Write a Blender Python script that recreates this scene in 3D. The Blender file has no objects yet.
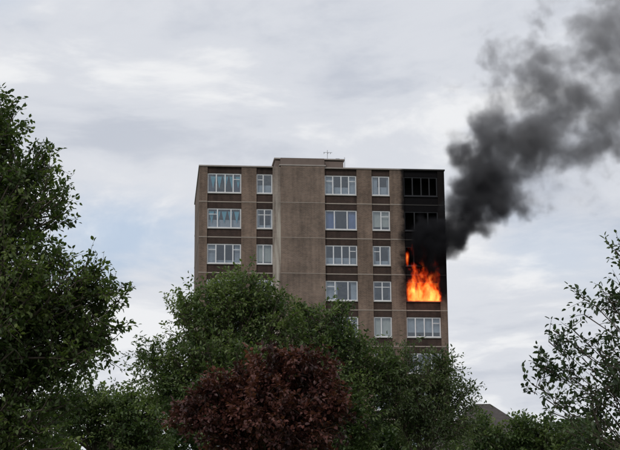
import bpy, math, random
import numpy as np
from mathutils import Vector, Matrix
rng = np.random.default_rng(7)
random.seed(12)
SC = bpy.context.scene
def link(o, parent=None):
    SC.collection.objects.link(o)
    if parent: o.parent = parent
    return o

# ---------------------------------------------------------------- node helpers
class NT:
    def __init__(s, tree): s.t = tree; s.n = tree.nodes; s.l = tree.links
    def node(s, typ, **kw):
        nd = s.n.new(typ)
        for k, v in kw.items():
            setattr(nd, k, v)
        return nd
    def set(s, sock, v):
        if isinstance(v, bpy.types.NodeSocket): s.l.new(v, sock)
        else: sock.default_value = v
    def math(s, op, a, b=0.0, c=0.0, clamp=False):
        nd = s.node('ShaderNodeMath', operation=op); nd.use_clamp = clamp
        s.set(nd.inputs[0], a); s.set(nd.inputs[1], b); s.set(nd.inputs[2], c)
        return nd.outputs[0]
    def vmath(s, op, a, b=(0, 0, 0)):
        nd = s.node('ShaderNodeVectorMath', operation=op)
        s.set(nd.inputs[0], a); s.set(nd.inputs[1], b)
        return nd.outputs[0]
    def length(s, a):
        nd = s.node('ShaderNodeVectorMath', operation='LENGTH'); s.set(nd.inputs[0], a)
        return nd.outputs['Value']
    def scale(s, v, k):
        nd = s.node('ShaderNodeVectorMath', operation='SCALE')
        s.set(nd.inputs[0], v); s.set(nd.inputs['Scale'], k)
        return nd.outputs[0]
    def sep(s, v):
        nd = s.node('ShaderNodeSeparateXYZ'); s.set(nd.inputs[0], v); return nd.outputs
    def comb(s, x, y, z):
        nd = s.node('ShaderNodeCombineXYZ')
        for i, v in enumerate((x, y, z)): s.set(nd.inputs[i], v)
        return nd.outputs[0]
    def noise(s, vec, scale, detail=4, rough=0.55, dist=0.0):
        nd = s.node('ShaderNodeTexNoise')
        s.set(nd.inputs['Vector'], vec); nd.inputs['Scale'].default_value = scale
        nd.inputs['Detail'].default_value = detail; nd.inputs['Roughness'].default_value = rough
        nd.inputs['Distortion'].default_value = dist
        return nd.outputs
    def mr(s, v, a, b, c, d, smooth=False):
        nd = s.node('ShaderNodeMapRange'); nd.interpolation_type = 'SMOOTHSTEP' if smooth else 'LINEAR'
        s.set(nd.inputs[0], v)
        for i, x in enumerate((a, b, c, d)): s.set(nd.inputs[1 + i], x)
        return nd.outputs[0]
    def mix(s, f, a, b, blend='MIX'):
        nd = s.node('ShaderNodeMix', data_type='RGBA', blend_type=blend)
        s.set(nd.inputs[0], f); s.set(nd.inputs[6], a); s.set(nd.inputs[7], b)
        return nd.outputs[2]
    def ramp(s, v, stops, interp='LINEAR'):
        nd = s.node('ShaderNodeValToRGB'); s.set(nd.inputs[0], v)
        cr = nd.color_ramp; cr.interpolation = interp
        while len(cr.elements) < len(stops): cr.elements.new(0.5)
        for e, (p, c) in zip(cr.elements, stops):
            e.position = p; e.color = (c[0], c[1], c[2], 1)
        return nd.outputs[0]
    def curve(s, val, pts):
        nd = s.node('ShaderNodeFloatCurve'); s.set(nd.inputs['Value'], val)
        c = nd.mapping.curves[0]
        while len(c.points) < len(pts): c.points.new(0.5, 0.5)
        for q, (x, y) in zip(c.points, pts): q.location = (x, y)
        nd.mapping.update()
        return nd.outputs[0]

def newmat(name):
    m = bpy.data.materials.new(name); m.use_nodes = True
    m.node_tree.nodes.clear()
    t = NT(m.node_tree)
    out = t.node('ShaderNodeOutputMaterial')
    return m, t, out
def C(r, g, b): return (r, g, b, 1)

def simple(name, col, rough=0.7, var=0.15, scale=3.0, metallic=0.0):
    m, t, out = newmat(name)
    co = t.node('ShaderNodeTexCoord').outputs['Object']
    n = t.noise(co, scale, 5)[0]
    f = t.mr(n, 0.3, 0.7, 0, 1)
    c = t.mix(f, C(*[x * (1 - var) for x in col]), C(*[min(1, x * (1 + var)) for x in col]))
    b = t.node('ShaderNodeBsdfPrincipled')
    t.set(b.inputs['Base Color'], c); b.inputs['Roughness'].default_value = rough
    b.inputs['Metallic'].default_value = metallic
    t.l.new(b.outputs[0], out.inputs[0])
    return m

def soot_mask(t, co):
    """burnt area of the facade, in the tower's own metres"""
    x, y, z = t.sep(co)
    n = t.math('SUBTRACT', t.noise(co, 0.9, 5)[0], 0.5)
    xx = t.math('ADD', x, t.math('MULTIPLY', n, 1.7))
    zz = t.math('ADD', z, t.math('MULTIPLY', n, 2.6))
    a = t.mr(xx, 15.2, 15.85, 0, 1, True)
    b = t.mr(zz, 19.3, 20.6, 0, 1, True)
    return t.math('MULTIPLY', a, b)

def brick_mat(name, c1, c2, mortar, soot=False, stain=0.0):
    m, t, out = newmat(name)
    co = t.node('ShaderNodeTexCoord').outputs['Object']
    x, y, z = t.sep(co)
    v = t.comb(t.math('ADD', x, y), z, 0.0)
    br = t.node('ShaderNodeTexBrick')
    t.set(br.inputs['Vector'], v)
    t.set(br.inputs['Color1'], C(*c1)); t.set(br.inputs['Color2'], C(*c2)); t.set(br.inputs['Mortar'], C(*mortar))
    br.inputs['Scale'].default_value = 1.0
    br.inputs['Brick Width'].default_value = 0.225; br.inputs['Row Height'].default_value = 0.075
    br.inputs['Mortar Size'].default_value = 0.010; br.inputs['Bias'].default_value = 0.1
    big = t.noise(co, 0.45, 6, 0.6)[0]
    streak = t.noise(t.comb(t.math('MULTIPLY', t.math('ADD', x, y), 2.6), 0.0, t.math('MULTIPLY', z, 0.22)), 1.0, 5, 0.6)[0]
    fine = t.noise(co, 5.0, 4, 0.7)[0]
    k = t.math('ADD', t.mr(big, 0.3, 0.7, 0.66, 1.24), t.mr(streak, 0.3, 0.7, -0.26, 0.26))
    k = t.math('ADD', k, t.mr(fine, 0.3, 0.7, -0.16, 0.16))
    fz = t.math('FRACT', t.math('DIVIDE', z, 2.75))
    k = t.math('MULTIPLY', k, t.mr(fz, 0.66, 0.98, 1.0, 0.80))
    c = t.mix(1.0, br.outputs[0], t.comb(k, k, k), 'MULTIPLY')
    if stain > 0:
        s = t.math('MULTIPLY', t.mr(streak, 0.42, 0.6, 0, 1), stain)
        s = t.math('MULTIPLY', s, t.mr(t.math('ADD', z, t.math('MULTIPLY', big, 3.0)), 31.0, 27.5, 0, 1))
        c = t.mix(s, c, C(0.42, 0.39, 0.34))
    b = t.node('ShaderNodeBsdfPrincipled')
    if soot:
        sm = soot_mask(t, co)
        c = t.mix(t.math('MULTIPLY', sm, 0.96), c, C(0.006, 0.006, 0.007))
        t.set(b.inputs['Specular IOR Level'], t.mr(sm, 0, 1, 0.3, 0.05))
    t.set(b.inputs['Base Color'], c); b.inputs['Roughness'].default_value = 0.9
    bm = t.node('ShaderNodeBump'); bm.inputs['Strength'].default_value = 0.3; bm.inputs['Distance'].default_value = 0.01
    t.set(bm.inputs['Height'], br.outputs['Fac']); t.l.new(bm.outputs[0], b.inputs['Normal'])
    t.l.new(b.outputs[0], out.inputs[0])
    return m

def painted(name, col, soot=False, rough=0.5, dirt=0.35):
    m, t, out = newmat(name)
    co = t.node('ShaderNodeTexCoord').outputs['Object']
    n = t.noise(co, 1.7, 6, 0.65)[0]
    c = t.mix(t.mr(n, 0.42, 0.75, 0, dirt), C(*col), C(col[0] * .45, col[1] * .42, col[2] * .38))
    if soot: c = t.mix(t.math('MULTIPLY', soot_mask(t, co), 0.95), c, C(0.010, 0.010, 0.011))
    b = t.node('ShaderNodeBsdfPrincipled')
    t.set(b.inputs['Base Color'], c); b.inputs['Roughness'].default_value = rough
    t.l.new(b.outputs[0], out.inputs[0])
    return m

# ---------------------------------------------------------------- mesh helpers
def boxes(name, lst, mat, parent=None):
    V = []; F = []
    for (x0, x1, y0, y1, z0, z1) in lst:
        b = len(V)
        V += [(x0, y0, z0), (x1, y0, z0), (x1, y1, z0), (x0, y1, z0), (x0, y0, z1), (x1, y0, z1), (x1, y1, z1), (x0, y1, z1)]
        F += [tuple(b + i for i in f) for f in ((0, 3, 2, 1), (4, 5, 6, 7), (0, 1, 5, 4), (1, 2, 6, 5), (2, 3, 7, 6), (3, 0, 4, 7))]
    me = bpy.data.meshes.new(name); me.from_pydata(V, [], F); me.materials.append(mat)
    return link(bpy.data.objects.new(name, me), parent)
def mesh(name, V, F, mat, parent=None, smooth=False):
    me = bpy.data.meshes.new(name); me.from_pydata([tuple(v) for v in V], [], F); me.materials.append(mat)
    if smooth: me.polygons.foreach_set('use_smooth', [True] * len(me.polygons))
    return link(bpy.data.objects.new(name, me), parent)
def empty(name, loc=(0, 0, 0), rz=0):
    e = bpy.data.objects.new(name, None); e.location = loc; e.rotation_euler = (0, 0, rz)
    return link(e)

# ================================================================= TOWER BLOCK
FH = 2.75; NF = 11; H = FH * NF; W = 18.97; DEP = 13.0
tower = empty('tower_block', (-8.413, 110.0, 0), math.radians(6.0))
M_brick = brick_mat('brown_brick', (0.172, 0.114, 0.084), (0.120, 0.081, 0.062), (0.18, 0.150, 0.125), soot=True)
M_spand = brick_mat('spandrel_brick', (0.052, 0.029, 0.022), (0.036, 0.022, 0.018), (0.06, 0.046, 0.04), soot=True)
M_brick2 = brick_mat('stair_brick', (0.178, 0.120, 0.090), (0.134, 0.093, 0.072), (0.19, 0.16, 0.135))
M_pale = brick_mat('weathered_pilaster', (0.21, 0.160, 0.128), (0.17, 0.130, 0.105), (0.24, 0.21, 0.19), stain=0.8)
M_conc = painted('concrete_band', (0.30, 0.26, 0.225), soot=True, rough=0.9)
M_cop = painted('coping', (0.28, 0.25, 0.23), soot=True, rough=0.8)
M_frame = painted('white_upvc', (0.66, 0.67, 0.69), soot=False, dirt=0.4)
M_frameB = painted('burnt_frame', (0.020, 0.021, 0.025), rough=0.9)
M_curt = painted('net_curtain', (0.46, 0.47, 0.49), rough=0.9, dirt=0.7)
M_curtW = painted('cream_blind', (0.60, 0.56, 0.47), rough=0.9, dirt=0.3)
M_curtD = painted('dark_curtain', (0.07, 0.07, 0.10), rough=0.9, dirt=0.5)
M_curtB = painted('blue_curtain', (0.17, 0.22, 0.40), rough=0.9, dirt=0.5)
M_bunt = painted('teal_bunting', (0.12, 0.42, 0.50), rough=0.8)
M_room = simple('painted_room_gloom', (0.025, 0.025, 0.028), 0.9)  # near-black colour paints in the dimness of the interiors
M_char = simple('charred_room', (0.006, 0.006, 0.006), 0.9)
def glass_mat():
    m, t, out = newmat('window_glass')
    tr = t.node('ShaderNodeBsdfTransparent'); tr.inputs[0].default_value = C(0.8, 0.84, 0.87)
    gl = t.node('ShaderNodeBsdfGlossy'); gl.inputs['Roughness'].default_value = 0.03
    gl.inputs[0].default_value = C(0.9, 0.95, 1)
    co = t.node('ShaderNodeTexCoord').outputs['Object']
    bp = t.node('ShaderNodeBump'); bp.inputs['Strength'].default_value = 0.3; bp.inputs['Distance'].default_value = 0.03
    t.set(bp.inputs['Height'], t.noise(co, 1.3, 2)[0]); t.l.new(bp.outputs[0], gl.inputs['Normal'])
    mx = t.node('ShaderNodeMixShader'); mx.inputs[0].default_value = 0.08
    t.l.new(tr.outputs[0], mx.inputs[1]); t.l.new(gl.outputs[0], mx.inputs[2]); t.l.new(mx.outputs[0], out.inputs[0])
    return m
M_glass = glass_mat()

bays = [(0.61, 3.21, 3), (4.36, 5.60, 2), (9.61, 12.10, 3), (13.27, 14.68, 2), (15.78, 18.44, 3)]
piers = [(0.0, 0.61), (3.21, 4.36), (12.10, 13.27), (14.68, 15.78), (18.44, W)]
boxes('brick_piers', [(a, b, 0.0, 0.5, 0, H - 0.0) for a, b in piers], M_brick, tower)
boxes('weathered_pilaster', [(5.60, 6.22, -0.05, 0.5, 0, H + 0.05)], M_pale, tower)
boxes('stair_tower_front', [(6.22, 9.61, -0.12, 0.5, 0, H + 0.15)], M_brick2, tower)
boxes('side_walls', [(0, 0.3, 0.5, DEP, 0, H), (W - 0.3, W, 0.5, DEP, 0, H), (0.3, W - 0.3, DEP - 0.3, DEP, 0, H)], M_brick, tower)
boxes('dark_room_backing', [(0.3, 15.3, 2.4, 2.5, 0, H - 0.3)], M_room, tower)  # one dark back sheet stands in for room shade behind the panes
boxes('burnt_rooms', [(15.4, W - 0.3, 2.4, 2.5, 0, H - 0.3), (15.3, 15.4, 0.5, 2.5, 0, H - 0.3)], M_char, tower)
boxes('floor_slabs', [(0.3, W - 0.3, 0.5, DEP - 0.3, k * FH - 0.15, k * FH + 0.0) for k in range(1, NF)], M_conc, tower)
boxes('roof_slab', [(0.3, W - 0.3, 0.5, DEP - 0.3, H - 0.3, H - 0.05)], M_conc, tower)
sp = []; sills = []
fr = []; frB = []; gl = []; curt = {'n': [], 'w': [], 'd': [], 'b': []}
def window(x0, x1, z0, z1, n, burnt, k, bi):
    L = frB if burnt else fr
    y0, y1 = 0.16, 0.24; w = 0.08
    L += [(x0, x1, y0, y1, z0, z0 + w), (x0, x1, y0, y1, z1 - w, z1), (x0, x0 + w, y0, y1, z0 + w, z1 - w), (x1 - w, x1, y0, y1, z0 + w, z1 - w)]
    wd = x1 - x0
    cuts = [0.30, 0.70] if n == 3 else [0.42]
    if n == 3 and (bi + k) % 2 == 0: cuts = [0.26, 0.52, 0.76]
    if n == 2 and (k % 2): cuts = [0.5]
    for c in cuts:
        cx = x0 + wd * c
        L.append((cx - 0.04, cx + 0.04, y0 + 0.004, y1 - 0.004, z0 + w, z1 - w))
    ed = [x0 + w] + [x0 + wd * c for c in cuts] + [x1 - w]
    if not burnt:
        tr = [(0, len(ed) - 2), (0,), (len(ed) - 2,), ()][(k * 5 + bi * 3) % 4]
        for i in range(len(ed) - 1):
            if i in tr:
                zt = z1 - 0.45
                L.append((ed[i] + 0.04, ed[i + 1] - 0.04, y0 + 0.008, y1 - 0.008, zt - 0.025, zt + 0.025))
        gl.append((x0 + w, x1 - w, 0.195, 0.203, z0 + w, z1 - w))
def drape(key, u0, u1, z0, z1, nseg):
    segs = np.linspace(u0, u1, nseg + 1)
    for i in range(nseg):
        o = 0.025 * (i % 2)
        curt[key].append((segs[i], segs[i + 1], 0.34 + o, 0.37 + o, z0, z1))
for bi, (a, b, n) in enumerate(bays):
    for k in range(NF):
        zt = k * FH + 2.25; zb = zt - 1.53
        zt0 = (k + 1) * FH
        sp.append((a, b, 0.12, 0.5, k * FH, zb - 0.07))
        sp.append((a, b, 0.12, 0.5, zt, zt0))
        sills.append((a + 0.01, b - 0.01, 0.03, 0.26, zb - 0.07, zb))
        row = NF - 1 - k
        burnt = (bi == 4 and row <= 3)
        window(a + 0.01, b - 0.01, zb, zt, n, burnt, k, bi)
        if burnt: continue
        wd = b - a
        r = random.random()
        key = 'n' if r < 0.42 else ('w' if r < 0.55 else ('d' if r < 0.85 else 'b'))
        if row == 1 and bi == 3: key = 'w'
        if row == 1 and bi == 2: key = 'b'
        if row == 0 and bi >= 2: key = 'n'
        if row == 2 and bi == 1: key = 'w'
        style = random.random()
        if key == 'w': style = 0.1
        if style < 0.3 or (row == 4 and bi == 4):
            drape(key, a, b, zb + (0 if random.random() < .4 else random.uniform(.2, .8)), zt, 13)
        elif style < 0.8:
            f1 = random.uniform(0.10, 0.38); f2 = random.uniform(0.08, 0.30)
            drape(key, a, a + wd * f1, zb, zt, 5); drape(key, b - wd * f2, b, zb, zt, 5)
            if random.random() < 0.5:
                curt['n'].append((a + wd * f1, b - wd * f2, 0.42, 0.43, zb, zb + random.uniform(0.3, 0.8)))
        else:
            curt['n'].append((a, b, 0.42, 0.43, zb, zb + random.uniform(0.3, 0.7)))
boxes('spandrel_panels', sp, M_spand, tower)
boxes('window_sills', [s for s in sills if not (s[0] > 15 and s[4] > 19.5)], painted('sill_white', (0.45, 0.45, 0.44)), tower)
boxes('burnt_sills', [s for s in sills if (s[0] > 15 and s[4] > 19.5)], M_frameB, tower)
boxes('window_frames', fr, M_frame, tower)
boxes('burnt_window_frames', frB, M_frameB, tower)
boxes('window_panes', gl, M_glass, tower)
boxes('net_curtains', curt['n'], M_curt, tower)
boxes('blinds', curt['w'], M_curtW, tower)
boxes('dark_curtains', curt['d'], M_curtD, tower)
boxes('blue_curtains', curt['b'], M_curtB, tower)
V = []; F = []
for i in range(5):
    for r2 in (0, 1):
        xa = 0.75 + i * 0.48 + .1 * r2; z = (9 + r2) * FH + 2.05
        V += [(xa, 0.3, z), (xa + 0.40, 0.3, z), (xa + 0.20, 0.3, z - 0.95)]; F.append((len(V) - 3, len(V) - 2, len(V) - 1))
mesh('bunting', V, F, M_bunt, tower)
bd = []
for k in range(1, NF):
    z = k * FH
    for a, b in piers: bd.append((a - (0.015 if a == 0 else 0), b, -0.015, 0.0, z - 0.035, z + 0.035))
    for a, b, n in bays: bd.append((a, b, 0.09, 0.12, z - 0.03, z + 0.05))
    bd.append((-0.015, 0.0, 0.0, DEP, z - 0.04, z + 0.04))
    bd.append((6.22, 9.61, -0.132, -0.12, z - 0.02, z + 0.02))
boxes('floor_bands', bd, M_conc, tower)
boxes('parapet_coping', [(-0.06, 5.6, -0.06, 0.45, H, H + 0.10), (9.61, W + 0.06, -0.06, 0.45, H, H + 0.10), (-0.06, 0.40, 0.45, DEP + 0.06, H, H + 0.10),
      (W - 0.4, W + 0.06, 0.45, DEP + 0.06, H, H + 0.10), (0.40, W - 0.4, DEP - 0.4, DEP + 0.06, H, H + 0.10)], M_cop, tower)
M_plant = painted('plant_room_render', (0.15, 0.115, 0.10), rough=0.9)
boxes('plant_room', [(5.85, 11.15, 0.5, 7.0, H - 0.05, H + 0.72), (6.3, 9.5, 0.52, 6.0, H + 0.72, H + 0.80)], M_plant, tower)
boxes('plant_room_coping', [(5.75, 11.25, 0.40, 7.1, H + 0.80, H + 0.90), (6.1, 9.7, -0.16, 0.40, H + 0.15, H + 0.25)], M_cop, tower)
boxes('stair_tower_head', [(6.22, 9.61, 0.0, 0.38, H + 0.25, H + 0.80)], M_plant, tower)
M_metal = simple('galvanised_metal', (0.35, 0.36, 0.37), 0.4, metallic=0.7)
boxes('roof_antenna', [(9.95, 9.99, 1.0, 1.04, H + 0.9, H + 1.75), (9.65, 10.35, 1.0, 1.03, H + 1.55, H + 1.58), (9.7, 9.73, 0.8, 1.25, H + 1.5, H + 1.53),
      (10.0, 10.03, 0.8, 1.25, H + 1.5, H + 1.53), (10.2, 10.23, 0.8, 1.25, H + 1.5, H + 1.53), (10.62, 10.92, 1.0, 1.3, H + 0.90, H + 1.1),
      (11.3, 11.34, 1, 1.04, H, H + 1.2)], M_metal, tower)
boxes('entrance_canopy', [(6.0, 9.8, -2.0, -0.12, 2.7, 2.9), (6.1, 6.25, -1.9, -1.75, 0, 2.7), (9.55, 9.7, -1.9, -1.75, 0, 2.7)], M_conc, tower)
boxes('entrance_door', [(7.2, 8.6, -0.16, -0.121, 0.05, 2.2)], M_frameB, tower)

# ---------------------------------------------------------------- voxel volumes (built with geometry nodes)
def voxel_volume(name, lo, hi, res, field, mat, loc=None, rot=None):
    """mesh box carrying a geometry-nodes modifier that fills it with a density grid"""
    o = boxes(name, [(lo[0], hi[0], lo[1], hi[1], lo[2], hi[2])], mat)
    ng = bpy.data.node_groups.new(name + '_grid', 'GeometryNodeTree')
    ng.interface.new_socket('Geometry', in_out='INPUT', socket_type='NodeSocketGeometry')
    ng.interface.new_socket('Geometry', in_out='OUTPUT', socket_type='NodeSocketGeometry')
    t = NT(ng)
    go = t.node('NodeGroupOutput')
    vc = t.node('GeometryNodeVolumeCube')
    pos = t.node('GeometryNodeInputPosition').outputs[0]
    t.set(vc.inputs['Density'], field(t, pos))
    vc.inputs['Min'].default_value = lo; vc.inputs['Max'].default_value = hi
    for ax, r in zip('XYZ', res): vc.inputs['Resolution ' + ax].default_value = r
    sm = t.node('GeometryNodeSetMaterial'); sm.inputs['Material'].default_value = mat
    t.l.new(vc.outputs[0], sm.inputs['Geometry']); t.l.new(sm.outputs[0], go.inputs[0])
    md = o.modifiers.new('grid', 'NODES'); md.node_group = ng
    if loc is not None: o.location = loc
    if rot is not None: o.rotation_euler = rot
    return o

# ================================================================= FLAMES
def flame_field(t, co):
    x, y, z = t.sep(co)
    p = t.vmath('ADD', co, t.scale(t.vmath('SUBTRACT', t.noise(co, 1.2, 3)[1], (0.5, 0.5, 0.5)), 1.0))
    p = t.vmath('MULTIPLY', p, (1.7, 1.2, 0.55))
    n = t.noise(p, 1.35, 5, 0.6)[0]
    hz = t.mr(z, 19.9, 23.2, 0.0, 1.0)
    cx = t.math('ABSOLUTE', t.math('SUBTRACT', x, 17.2))
    hz = t.math('ADD', hz, t.mr(cx, 0.3, 1.5, 0.0, 0.22))
    f = t.math('SUBTRACT', t.math('ADD', t.math('MULTIPLY', t.math('SUBTRACT', n, 0.5), 3.3), 0.86), hz)
    yy = t.math('ABSOLUTE', t.math('ADD', y, 0.05))
    f = t.math('SUBTRACT', f, t.mr(yy, 0.25, 0.85, 0, 0.8))
    f = t.math('SUBTRACT', f, t.mr(x, 16.0, 15.75, 0, 0.9))
    f = t.math('SUBTRACT', f, t.mr(x, 18.35, 18.65, 0, 0.7))
    q = t.vmath('MULTIPLY', t.vmath('SUBTRACT', co, (15.93, -0.15, 23.3)), (5.5, 2.5, 1.15))
    ln = t.length(q)
    lick = t.math('ADD', t.math('SUBTRACT', 0.75, ln), t.math('MULTIPLY', t.math('SUBTRACT', n, 0.5), 2.2))
    f = t.math('MAXIMUM', f, lick)
    return t.mr(f, 0.0, 0.7, 0, 1, True)
m, t, out = newmat('fire')
at = t.node('ShaderNodeAttribute'); at.attribute_name = 'density'
e = at.outputs['Fac']
em = t.node('ShaderNodeEmission')
t.set(em.inputs[0], t.ramp(e, [(0.0, (1, 0.03, 0.003)), (0.5, (1, 0.090, 0.011)), (0.85, (1, 0.19, 0.026)), (1.0, (1, 0.34, 0.07))]))
t.set(em.inputs[1], t.math('MULTIPLY', e, 2.3))
t.l.new(em.outputs[0], out.inputs['Volume'])
m.cycles.volume_step_rate = 2.0
voxel_volume('flames', (15.6, -0.85, 19.95), (18.75, 0.75, 24.4), (60, 24, 90), flame_field, m, tower.location, tower.rotation_euler)

# ================================================================= SMOKE PLUME
S2 = math.sqrt(2)
#        X     Y      Z     r    dens
PL = [(9.0, 111.0, 21.9, 1.1, 3.4), (9.3, 110.9, 24.6, 2.05, 3.4), (11.5, 111.0, 26.0, 2.0, 2.3), (12.9, 111.3, 28.4, 3.0, 1.25),
      (15.4, 111.8, 31.8, 4.8, 0.72), (19.2, 112.2, 34.8, 5.8, 0.50), (23.8, 112.8, 37.6, 6.3, 0.42), (30.5, 113.5, 42.0, 7.5, 0.36)]
A = [(p[0] + p[2]) / S2 for p in PL]; B = [(p[2] - p[0]) / S2 for p in PL]
a0, a1 = A[0] - 0.5, A[-1]
us = [(q - a0) / (a1 - a0) for q in A]
def smoke_field(t, co):
    x, y, z = t.sep(co)
    a_raw = t.math('MULTIPLY', t.math('ADD', x, z), 1 / S2)
    u0 = t.mr(a_raw, a0, a1, 0, 1)
    w1 = t.scale(t.vmath('SUBTRACT', t.noise(co, 0.30, 2, 0.5)[1], (0.5, 0.5, 0.5)), t.mr(u0, 0.1, 0.5, 1.8, 5.5))
    w2 = t.scale(t.vmath('SUBTRACT', t.noise(co, 0.8, 4, 0.55)[1], (0.5, 0.5, 0.5)), 2.3)
    p = t.vmath('ADD', t.vmath('ADD', co, w1), w2)
    x, y, z = t.sep(p)
    a = t.math('MULTIPLY', t.math('ADD', x, z), 1 / S2)
    b = t.math('MULTIPLY', t.math('SUBTRACT', z, x), 1 / S2)
    u = t.mr(a, a0, a1, 0, 1)
    bc = t.math('MULTIPLY', t.curve(u, [(q, v / 15) for q, v in zip(us, B)]), 15)
    rc = t.math('MULTIPLY', t.curve(u, [(q, v[3] / 8) for q, v in zip(us, PL)]), 8)
    dc = t.math('MULTIPLY', t.curve(u, [(q, v[4] / 4) for q, v in zip(us, PL)]), 4)
    yc = t.mr(u, 0, 1, 110.9, 113.5)
    db = t.math('SUBTRACT', b, bc); dy = t.math('MULTIPLY', t.math('SUBTRACT', y, yc), 1.3)
    d = t.math('SQRT', t.math('ADD', t.math('MULTIPLY', db, db), t.math('MULTIPLY', dy, dy)))
    d = t.math('DIVIDE', d, rc)
    n = t.noise(p, 0.36, 5, 0.55)[0]
    nn = t.math('SUBTRACT', n, 0.5)
    f = t.math('ADD', t.math('SUBTRACT', 0.93, d), t.math('MULTIPLY', nn, t.mr(u, 0.1, 0.5, 1.2, 4.6)))
    f = t.mr(f, 0.0, t.mr(u, 0.0, 0.5, 0.35, 0.75), 0, 1, True)
    n2 = t.noise(p, 0.27, 4, 0.55)[0]
    f = t.math('MULTIPLY', f, t.mr(n2, 0.40, 0.62, t.mr(u, 0.1, 0.4, 0.9, 0.15), t.mr(u, 0.1, 0.4, 1.1, 2.0)))
    f = t.math('MULTIPLY', f, dc)
    f = t.math('MULTIPLY', f, t.mr(a_raw, a0, a0 + 1.6, 0, 1, True))
    return f
m, t, out = newmat('black_smoke')
co = t.node('ShaderNodeTexCoord').outputs['Object']
x, y, z = t.sep(co)
u = t.mr(t.math('MULTIPLY', t.math('ADD', x, z), 1 / S2), a0, a1, 0, 1)
v = t.node('ShaderNodeVolumePrincipled')
t.set(v.inputs['Color'], t.ramp(u, [(0.0, (0.02, 0.02, 0.023)), (0.2, (0.09, 0.09, 0.10)), (0.45, (0.46, 0.46, 0.48)), (1, (0.64, 0.64, 0.66))]))
v.inputs['Density'].default_value = 1.0; v.inputs['Anisotropy'].default_value = 0.1
t.l.new(v.outputs[0], out.inputs['Volume'])
m.cycles.volume_step_rate = 3.0
voxel_volume('smoke_plume', (6.6, 104.5, 20.8), (28.5, 119.5, 46.0), (120, 66, 138), smoke_field, m)

# ================================================================= TREES
def leaf_mat(name, stops, trans=0.35):
    m, t, out = newmat(name)
    at = t.node('ShaderNodeAttribute'); at.attribute_name = 'tint'
    c = t.ramp(at.outputs['Fac'], stops)
    d = t.node('ShaderNodeBsdfPrincipled'); t.set(d.inputs['Base Color'], c)
    d.inputs['Roughness'].default_value = 0.5; d.inputs['Specular IOR Level'].default_value = 0.35
    tr = t.node('ShaderNodeBsdfTranslucent'); t.set(tr.inputs[0], t.mix(1.0, c, C(1.3, 1.5, 0.7), 'MULTIPLY'))
    mx = t.node('ShaderNodeMixShader'); mx.inputs[0].default_value = trans
    t.l.new(d.outputs[0], mx.inputs[1]); t.l.new(tr.outputs[0], mx.inputs[2]); t.l.new(mx.outputs[0], out.inputs[0])
    return m
def bark_mat(name, col):
    m, t, out = newmat(name)
    co = t.node('ShaderNodeTexCoord').outputs['Object']
    n = t.noise(t.vmath('MULTIPLY', co, (1, 1, 0.25)), 14, 5, 0.65)[0]
    c = t.mix(t.mr(n, 0.3, 0.7, 0, 1), C(*[q * .5 for q in col]), C(*[q * 1.3 for q in col]))
    b = t.node('ShaderNodeBsdfPrincipled'); t.set(b.inputs['Base Color'], c); b.inputs['Roughness'].default_value = 0.95
    bm = t.node('ShaderNodeBump'); bm.inputs['Strength'].default_value = 0.6; bm.inputs['Distance'].default_value = 0.03
    t.set(bm.inputs['Height'], n); t.l.new(bm.outputs[0], b.inputs['Normal'])
    t.l.new(b.outputs[0], out.inputs[0])
    return m
M_bark = bark_mat('bark', (0.09, 0.07, 0.055))

def nrm(a): return a / (np.linalg.norm(a, axis=-1, keepdims=True) + 1e-9)
class Tubes:
    def __init__(s): s.V = []; s.F = []; s.n = 0
    def add(s, pts, rad, k=6):
        pts = np.asarray(pts, float); m = len(pts)
        tan = nrm(np.gradient(pts, axis=0))
        ref = np.array([0.31, 0.9, 0.22])
        e1 = nrm(np.cross(tan, ref)); e2 = np.cross(tan, e1)
        an = np.arange(k) * 2 * np.pi / k
        r = np.asarray(rad)[:, None, None]
        ring = pts[:, None, :] + r * (np.cos(an)[None, :, None] * e1[:, None, :] + np.sin(an)[None, :, None] * e2[:, None, :])
        s.V.append(ring.reshape(-1, 3))
        i = np.arange(m - 1)[:, None] * k; j = np.arange(k)[None, :]; jn = (j + 1) % k
        q = np.stack([i + j, i + jn, i + k + jn, i + k + j], -1).reshape(-1, 4) + s.n
        s.F.append(q); s.n += m * k
def np_mesh(name, V, Q, mat, tint=None, parent=None, smooth=False):
    me = bpy.data.meshes.new(name)
    me.vertices.add(len(V)); me.vertices.foreach_set('co', V.astype(np.float32).ravel())
    me.loops.add(Q.size); me.loops.foreach_set('vertex_index', Q.astype(np.int32).ravel())
    me.polygons.add(len(Q)); me.polygons.foreach_set('loop_start', (np.arange(len(Q)) * 4).astype(np.int32))
    me.polygons.foreach_set('loop_total', np.full(len(Q), 4, np.int32))
    if smooth: me.polygons.foreach_set('use_smooth', np.ones(len(Q), bool))
    if tint is not None:
        at = me.attributes.new('tint', 'FLOAT', 'POINT'); at.data.foreach_set('value', tint.astype(np.float32))
    me.update(calc_edges=True); me.validate()
    me.materials.append(mat)
    return link(bpy.data.objects.new(name, me), parent)

def leaves_mesh(name, pos, dr, up, size, tint, mat, parent, width=0.28):
    N = len(pos)
    dr = nrm(dr); side = nrm(np.cross(dr, up)); n = np.cross(side, dr)
    s = size[:, None]
    def pt(t, w, h): return pos + dr * t * s + side * w * s + n * h * s
    fold = 0.10
    P = np.stack([pt(0, 0, 0), pt(.30, width, fold), pt(.68, width * .8, fold * .6), pt(1, 0, -.12),
                  pt(.68, -width * .8, fold * .6), pt(.30, -width, fold)], 1).reshape(-1, 3)
    b = np.arange(N)[:, None] * 6
    Q = np.concatenate([b + np.array([0, 1, 2, 3]), b + np.array([0, 3, 4, 5])], 0)
    return np_mesh(name, P, Q, mat, np.repeat(tint, 6), parent)

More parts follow.
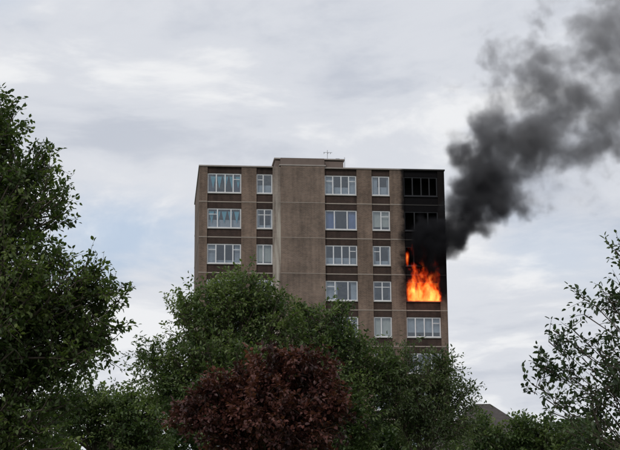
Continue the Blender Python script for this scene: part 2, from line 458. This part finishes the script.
def tree(name, base, blobs, nclump, leafmat, leaf=0.09, twigL=0.38, ntwig=8, nleaf=12, trunk_r=0.22, fork=None,
         shell=0.55, seed=1, width=0.28, barkmat=None, tmid=0.5, pw=1.9):
    R = np.random.default_rng(seed)
    barkmat = barkmat or M_bark
    root = empty(name, (0, 0, 0))
    T = Tubes()
    base = np.array(base, float)
    B = np.array(blobs, float)
    cen = np.average(B[:, :3], axis=0, weights=B[:, 3] ** 2)
    top = np.array([cen[0] * .5 + base[0] * .5, cen[1], cen[2] + 0.3])
    tp = [base]
    for i in range(1, 9):
        f = i / 8
        p = base * (1 - f) + top * f
        tp.append(p + np.array([R.normal(0, .06), R.normal(0, .06), 0]))
    tp = np.array(tp); rr = trunk_r * (1 - np.linspace(0, 1, 9) * 0.72); rr[0] *= 1.35
    T.add(tp, rr, 10)
    w = B[:, 3] ** pw; w = w / w.sum()
    cnt = np.maximum(3, np.round(w * nclump)).astype(int)
    Lp = []; Ld = []; Lu = []; Ls = []; Lt = []
    for bi, (bx, by, bz, br) in enumerate(B):
        c = np.array([bx, by, bz])
        hh = np.clip((bz - br * 0.9 - base[2]) / (top[2] - base[2]) * 0.8, 0.15, 0.9)
        k0 = hh * 8; i0 = int(k0); st = tp[i0] * (1 - (k0 - i0)) + tp[min(8, i0 + 1)] * (k0 - i0)
        mid = (st + c) / 2 + np.array([0, 0, -0.12 * np.linalg.norm(c - st)]) + R.normal(0, .1, 3)
        tt = np.linspace(0, 1, 8)[:, None]
        limb = (1 - tt) ** 2 * st + 2 * tt * (1 - tt) * mid + tt ** 2 * c + R.normal(0, .03 * br, (8, 3)) * tt
        lr = trunk_r * 0.42 * min(1, br / 1.5)
        T.add(limb, np.linspace(lr, lr * .3, 8), 6)
        for _ in range(cnt[bi]):
            d = nrm(R.normal(0, 1, 3)); d[2] = d[2] if d[2] > -0.6 else -d[2] * .5
            d = nrm(d)
            rad = br * (shell + (1 - shell) * R.random() ** 0.6) * R.uniform(.80, 1.16)
            cp = c + d * rad * np.array([1, 1, .95])
            q = limb[R.integers(3, 8)]
            md = (q + cp) / 2 + R.normal(0, .06 * br, 3)
            ts = np.linspace(0, 1, 5)[:, None]
            bp = (1 - ts) ** 2 * q + 2 * ts * (1 - ts) * md + ts ** 2 * cp
            T.add(bp, np.linspace(lr * .3, 0.006 + 0.02 * trunk_r, 5), 4)
            ct = np.clip(R.normal(tmid, 0.24), 0, 1)
            nt = max(2, int(R.normal(ntwig, ntwig * .25)))
            for _t in range(nt):
                dd = nrm(d * 0.75 + R.normal(0, .62, 3) + np.array([0, 0, .22]))
                s0 = bp[R.integers(2, 5)]
                L = twigL * R.uniform(.5, 1.45)
                e = s0 + dd * L
                bend = np.array([0, 0, R.normal(-.05, .08) * L])
                tw = np.array([s0, (s0 + e) / 2 - bend, e])
                T.add(tw, [0.003 + .012 * trunk_r, 0.003 + .008 * trunk_r, 0.002], 3)
                m = max(3, int(R.normal(nleaf, nleaf * .2)))
                f = np.linspace(.15, 1, m) + R.normal(0, .03, m)
                pp = s0 + (e - s0) * f[:, None] - bend * (1 - (2 * f - 1) ** 2)[:, None]
                rd = nrm(R.normal(0, 1, (m, 3)))
                ld = nrm(dd * .55 + rd * .9 + np.array([0, 0, -.12]))
                pp = pp + rd * leaf * .35
                Lp.append(pp); Ld.append(ld)
                Lu.append(nrm(np.array([0, 0, 1.0]) + R.normal(0, .55, (m, 3))))
                Ls.append(leaf * R.uniform(.6, 1.2, m))
                Lt.append(np.clip(ct + R.normal(0, .13, m), 0, 1))
    np_mesh('trunk_and_branches', np.concatenate(T.V), np.concatenate(T.F), barkmat, parent=root, smooth=True)
    leaves_mesh('foliage', np.concatenate(Lp), np.concatenate(Ld), np.concatenate(Lu), np.concatenate(Ls), np.concatenate(Lt), leafmat, root, width)
    return root

G_dark = leaf_mat('oak_leaves', [(0, (0.026, 0.042, 0.015)), (.5, (0.062, 0.094, 0.028)), (1, (0.135, 0.170, 0.050))])
G_mid = leaf_mat('ash_leaves', [(0, (0.034, 0.058, 0.023)), (.5, (0.078, 0.115, 0.040)), (1, (0.160, 0.200, 0.074))], .35)
G_gry = leaf_mat('willow_leaves', [(0, (0.042, 0.062, 0.030)), (.5, (0.080, 0.108, 0.048)), (1, (0.145, 0.175, 0.080))], .35)
G_red = leaf_mat('copper_leaves', [(0, (0.028, 0.011, 0.012)), (.5, (0.072, 0.025, 0.022)), (1, (0.160, 0.058, 0.042))], .25)
G_right = leaf_mat('cherry_leaves', [(0, (0.024, 0.038, 0.020)), (.5, (0.046, 0.070, 0.034)), (1, (0.092, 0.122, 0.06))], .3)

tree('oak_tree', (-6.6, 25.2, 0), [(-6.6, 25.2, 7.2, 2.0), (-5.3, 24.6, 5.4, 1.5), (-4.2, 24.8, 5.75, .85), (-5.65, 25, 8.85, .7), (-4.15, 25, 4.95, .9),
     (-7.9, 26, 6, 2.3), (-4.85, 25, 7.2, .75), (-5.9, 24.6, 3.7, 1.3), (-3.65, 25, 5.6, .45), (-4.75, 24.8, 3.7, .9), (-6.3, 25, 9.0, .9), (-3.6, 25, 5.0, .4), (-5.1, 25, 8.0, .6)],
     880, G_dark, leaf=.092, twigL=.36, ntwig=9, nleaf=13, trunk_r=.28, seed=3, tmid=.48)
tree('ash_tree', (-2.6, 50.5, 0), [(-2.7, 50, 9.6, 1.2), (-4.1, 50, 8.9, 1.0), (-1.2, 50, 9.1, 1.1), (-3, 50, 7, 2.0), (-1, 50, 6.5, 2.0), (-5.1, 50, 7.7, .7), (-2.3, 50, 10.3, .6), (-4.7, 50, 6.6, .9), (-4.4, 50, 9.7, .4), (-5.6, 50, 7.2, .4)],
     450, G_mid, leaf=.14, twigL=.62, ntwig=8, nleaf=14, trunk_r=.24, seed=5, width=.24, tmid=.55)
tree('ash_tree', (0.7, 51.5, 0), [(0.4, 51, 9.1, .85), (1.4, 51, 8.4, .8), (0, 51, 7, 1.7), (1.9, 51.5, 7.4, .9), (0.9, 51, 5.8, 1.4)],
     270, G_mid, leaf=.14, twigL=.60, ntwig=8, nleaf=14, trunk_r=.2, seed=8, width=.24, tmid=.42)
tree('willow_tree', (3.6, 52.5, 0), [(3.2, 52, 8.1, .6), (4.2, 52, 7.5, .75), (3.1, 52, 6.6, 1.2), (5.0, 52, 6.6, .7), (2.5, 52, 7.6, .8), (4.2, 52, 5.8, 1.2), (4.7, 52, 7.7, .4), (5.4, 52, 5.9, .5)],
     210, G_gry, leaf=.14, twigL=.58, ntwig=7, nleaf=12, trunk_r=.18, seed=11, width=.2, tmid=.42)
tree('copper_beech_tree', (-1.0, 38.3, 0), [(-.85, 38, 6.0, .5), (.05, 38, 5.75, .5), (-1.7, 38, 5.65, .5), (-2.4, 38, 5.45, .42), (-3.0, 38, 4.85, .45), (.65, 38, 5.0, .5), (-1.1, 38, 4.6, 1.3), (-1.25, 38, 6.2, .25),
     (-.35, 38, 6.3, .25), (.4, 38, 5.95, .22), (-2.0, 38, 4.6, .8), (-.2, 38, 4.5, .9), (-2.7, 38, 5.6, .2)],
     280, G_red, leaf=.125, twigL=.44, ntwig=8, nleaf=13, trunk_r=.16, seed=13, width=.34, tmid=.5)
tree('cherry_tree', (4.9, 18.3, 0), [(4.0, 18, 5.0, .3), (4.05, 18, 4.55, .45), (3.55, 18, 4.45, .32), (3.15, 18, 4.05, .25), (2.85, 18, 3.7, .15), (3.35, 18, 3.6, .42), (3.9, 18, 3.7, .7),
     (4.9, 18, 4.8, .9), (3.7, 18, 2.9, .7), (4.9, 18.2, 3.4, 1.1), (2.72, 18, 3.45, .14), (3.3, 18, 3.0, .35), (2.85, 18, 3.25, .2), (2.9, 18, 4.0, .12)],
     190, G_right, leaf=.074, twigL=.25, ntwig=5, nleaf=9, trunk_r=.09, seed=17, width=.27, shell=.3, tmid=.45, pw=1.7)
tree('lime_tree', (-8.2, 62.5, 0), [(-8.3, 62, 7.2, 1.2), (-6.7, 62, 7.2, 1.1), (-10, 62, 7, 1.7), (-7.3, 62, 5.8, 1.7)],
     220, G_mid, leaf=.16, twigL=.55, ntwig=8, nleaf=12, trunk_r=.2, seed=19, tmid=.38)
tree('lime_tree', (8.6, 61.5, 0), [(7.0, 61, 6.1, .8), (8.6, 61, 5.9, 1.0), (10.0, 61, 5.7, 1.1), (8.2, 61, 4.4, 1.5), (6.0, 61, 5.0, 1.2)],
     190, G_mid, leaf=.16, twigL=.5, ntwig=8, nleaf=12, trunk_r=.2, seed=29, tmid=.38)
def belt():
    R = np.random.default_rng(23)
    N = 60000
    X = R.uniform(-30, 34, N)
    tops = 7.6 + 0.5 * np.sin(X * .55) + .5 * np.sin(X * 1.7 + 1) + .3 * np.sin(X * 4.1)
    Y = 84 + R.normal(0, 1.2, N)
    Z = tops * (1 - R.random(N) ** 2.2 * .75) + R.normal(0, .12, N)
    pos = np.stack([X, Y, Z], 1)
    tint = np.clip(.3 + .25 * np.sin(X * 2.3 + Z * 1.9) + R.normal(0, .15, N), 0, 1)
    o = leaves_mesh('distant_trees', pos, R.normal(0, 1, (N, 3)), nrm(R.normal(0, .5, (N, 3)) + [0, 0, 1]), R.uniform(.2, .4, N), tint, G_mid, None, .35)
    T = Tubes()
    for x in np.arange(-29, 34, 3.1):
        T.add(np.array([[x, 84, 0], [x + .1, 84, 2.5], [x - .1, 84, 5.2]]), [.2, .15, .06], 6)
    np_mesh('trunks', np.concatenate(T.V), np.concatenate(T.F), M_bark, parent=o)
belt()

# ================================================================= HOUSE (only the top of its hipped roof shows between the trees)
hs = empty('brick_house', (4.2, 66, 0), 0)
M_hb = brick_mat('house_brick', (0.26, 0.13, 0.09), (0.2, 0.10, 0.07), (0.3, 0.27, 0.24))
M_tile = simple('roof_tiles', (0.05, 0.042, 0.040), .85, .3, 5)
boxes('walls', [(0, 7.4, 0, 7, 0, 5.2)], M_hb, hs)
V = [(-.35, -.4, 5.1), (7.75, -.4, 5.1), (7.75, 7.4, 5.1), (-.35, 7.4, 5.1), (3.45, 3.5, 8.15), (4.15, 3.5, 8.15)]
mesh('roof', V, [(0, 1, 5, 4), (2, 3, 4, 5), (1, 2, 5), (3, 0, 4), (0, 3, 2, 1)], M_tile, hs)
hw = []; hg = []
for x in (0.9, 4.9):
    for z in (0.9, 3.4):
        hg.append((x, x + 1.5, -0.02, -0.01, z, z + 1.2))
        hw += [(x - .06, x + 1.56, -.06, -.021, z - .06, z), (x - .06, x + 1.56, -.06, -.021, z + 1.2, z + 1.26), (x - .06, x, -.06, -.021, z, z + 1.2), (x + 1.5, x + 1.56, -.06, -.021, z, z + 1.2), (x + .72, x + .78, -.055, -.021, z, z + 1.2)]
boxes('windows', hg, simple('house_glass', (.04, .05, .06), .1), hs)
boxes('window_frames', hw, M_frame, hs)
boxes('door', [(3.2, 4.1, -.05, -.005, 0, 2.05)], simple('door_paint', (.05, .09, .2), .4), hs)

# ================================================================= GROUND, ROAD
def sheet(name, x0, x1, y0, y1, z, mat):
    return mesh(name, [(x0, y0, z), (x1, y0, z), (x1, y1, z), (x0, y1, z)], [(0, 1, 2, 3)], mat)
m, t, out = newmat('grass_ground')
co = t.node('ShaderNodeTexCoord').outputs['Object']
c = t.mix(t.mr(t.noise(co, .15, 8, .7)[0], .35, .65, 0, 1), C(.035, .06, .018), C(.075, .095, .035))
b = t.node('ShaderNodeBsdfPrincipled'); t.set(b.inputs['Base Color'], c); b.inputs['Roughness'].default_value = .95
t.l.new(b.outputs[0], out.inputs[0])
sheet('ground', -1500, 1500, -500, 3000, 0, m)
sheet('road', -300, 300, 92, 99, .004, simple('asphalt', (.05, .05, .052), .9, .2, 2))
boxes('kerb', [(-300, 300, 91.85, 92, 0, .12), (-300, 300, 99, 99.15, 0, .12)], simple('kerb_stone', (.3, .3, .29), .9))
boxes('pavement', [(-300, 300, 99.15, 101.2, 0, .11)], simple('paving', (.25, .245, .235), .9))
boxes('road_markings', [(x, x + 2, 95.45, 95.55, .005, .009) for x in range(-120, 120, 6)], simple('road_paint', (.75, .75, .73), .6))

# ================================================================= SKY
EL, AZ = math.radians(42), math.radians(205)
w = bpy.data.worlds.new('World'); SC.world = w; w.use_nodes = True
w.node_tree.nodes.clear(); t = NT(w.node_tree)
sky = t.node('ShaderNodeTexSky', sky_type='NISHITA'); sky.sun_disc = False
sky.sun_elevation = EL; sky.sun_rotation = AZ; sky.dust_density = 2.0
g = t.node('ShaderNodeTexCoord').outputs['Generated']
x, y, z = t.sep(g)
zz = t.math('ADD', t.math('MAXIMUM', z, 0.0), 0.16)
pv = t.comb(t.math('DIVIDE', x, zz), t.math('DIVIDE', y, zz), 0.0)
pv2 = t.vmath('ADD', pv, t.scale(t.noise(pv, 1.3, 2)[1], .5))
n1 = t.noise(pv2, 2.9, 6, .56)[0]
n2 = t.noise(pv2, 0.9, 3, .5)[0]
base = t.ramp(n1, [(0.32, (5.5, 5.85, 6.6)), (0.5, (6.9, 7.15, 7.7)), (0.64, (8.6, 8.7, 8.9))], 'EASE')
base2 = t.mix(t.mr(n2, .42, .62, 0, .35, True), base, C(8.4, 8.5, 8.8))
skyb = t.mix(0.6, sky.outputs[0], C(5.0, 6.7, 9.0))
# gaps in the cloud deck
def gap(az, el, rx, amp):
    d = (math.sin(az) * math.cos(el), math.cos(az) * math.cos(el), math.sin(el))
    q = t.vmath('MULTIPLY', t.vmath('SUBTRACT', g, d), (1.0, 1.0, 2.3))
    l = t.math('ADD', t.length(q), t.math('MULTIPLY', t.math('SUBTRACT', n1, .5), .25))
    return t.mr(l, rx, rx * .15, 0, amp, True)
h = t.math('MAXIMUM', gap(math.radians(-7.6), math.radians(12.0), .085, .6), gap(math.radians(9.3), math.radians(10.8), .07, .25))
h = t.math('MAXIMUM', h, gap(math.radians(-14), math.radians(22), .10, .35))
col = t.mix(h, base2, skyb)
bg = t.node('ShaderNodeBackground'); t.set(bg.inputs[0], col); bg.inputs[1].default_value = .1
wo = t.node('ShaderNodeOutputWorld'); t.l.new(bg.outputs[0], wo.inputs[0])

sd = bpy.data.lights.new('sun', 'SUN'); sd.energy = 1.35; sd.angle = math.radians(12); sd.color = (1, .96, .9)
so = link(bpy.data.objects.new('sun', sd))
dv = Vector((math.sin(AZ) * math.cos(EL), math.cos(AZ) * math.cos(EL), math.sin(EL)))
so.rotation_euler = dv.to_track_quat('Z', 'Y').to_euler()

# ================================================================= CAMERA
cd = bpy.data.cameras.new('camera'); cd.sensor_width = 36; cd.lens = 86.2; cd.clip_end = 6000; cd.clip_start = .1
cam = link(bpy.data.objects.new('camera', cd))
cam.matrix_world = Matrix.Translation((0, 0, 1.6)) @ Matrix.Rotation(math.radians(90 + 12.3), 4, 'X') @ Matrix.Rotation(math.radians(-0.4), 4, 'Z')
SC.camera = cam
SC.view_settings.view_transform = 'Standard'; SC.view_settings.look = 'None'; SC.view_settings.exposure = 0
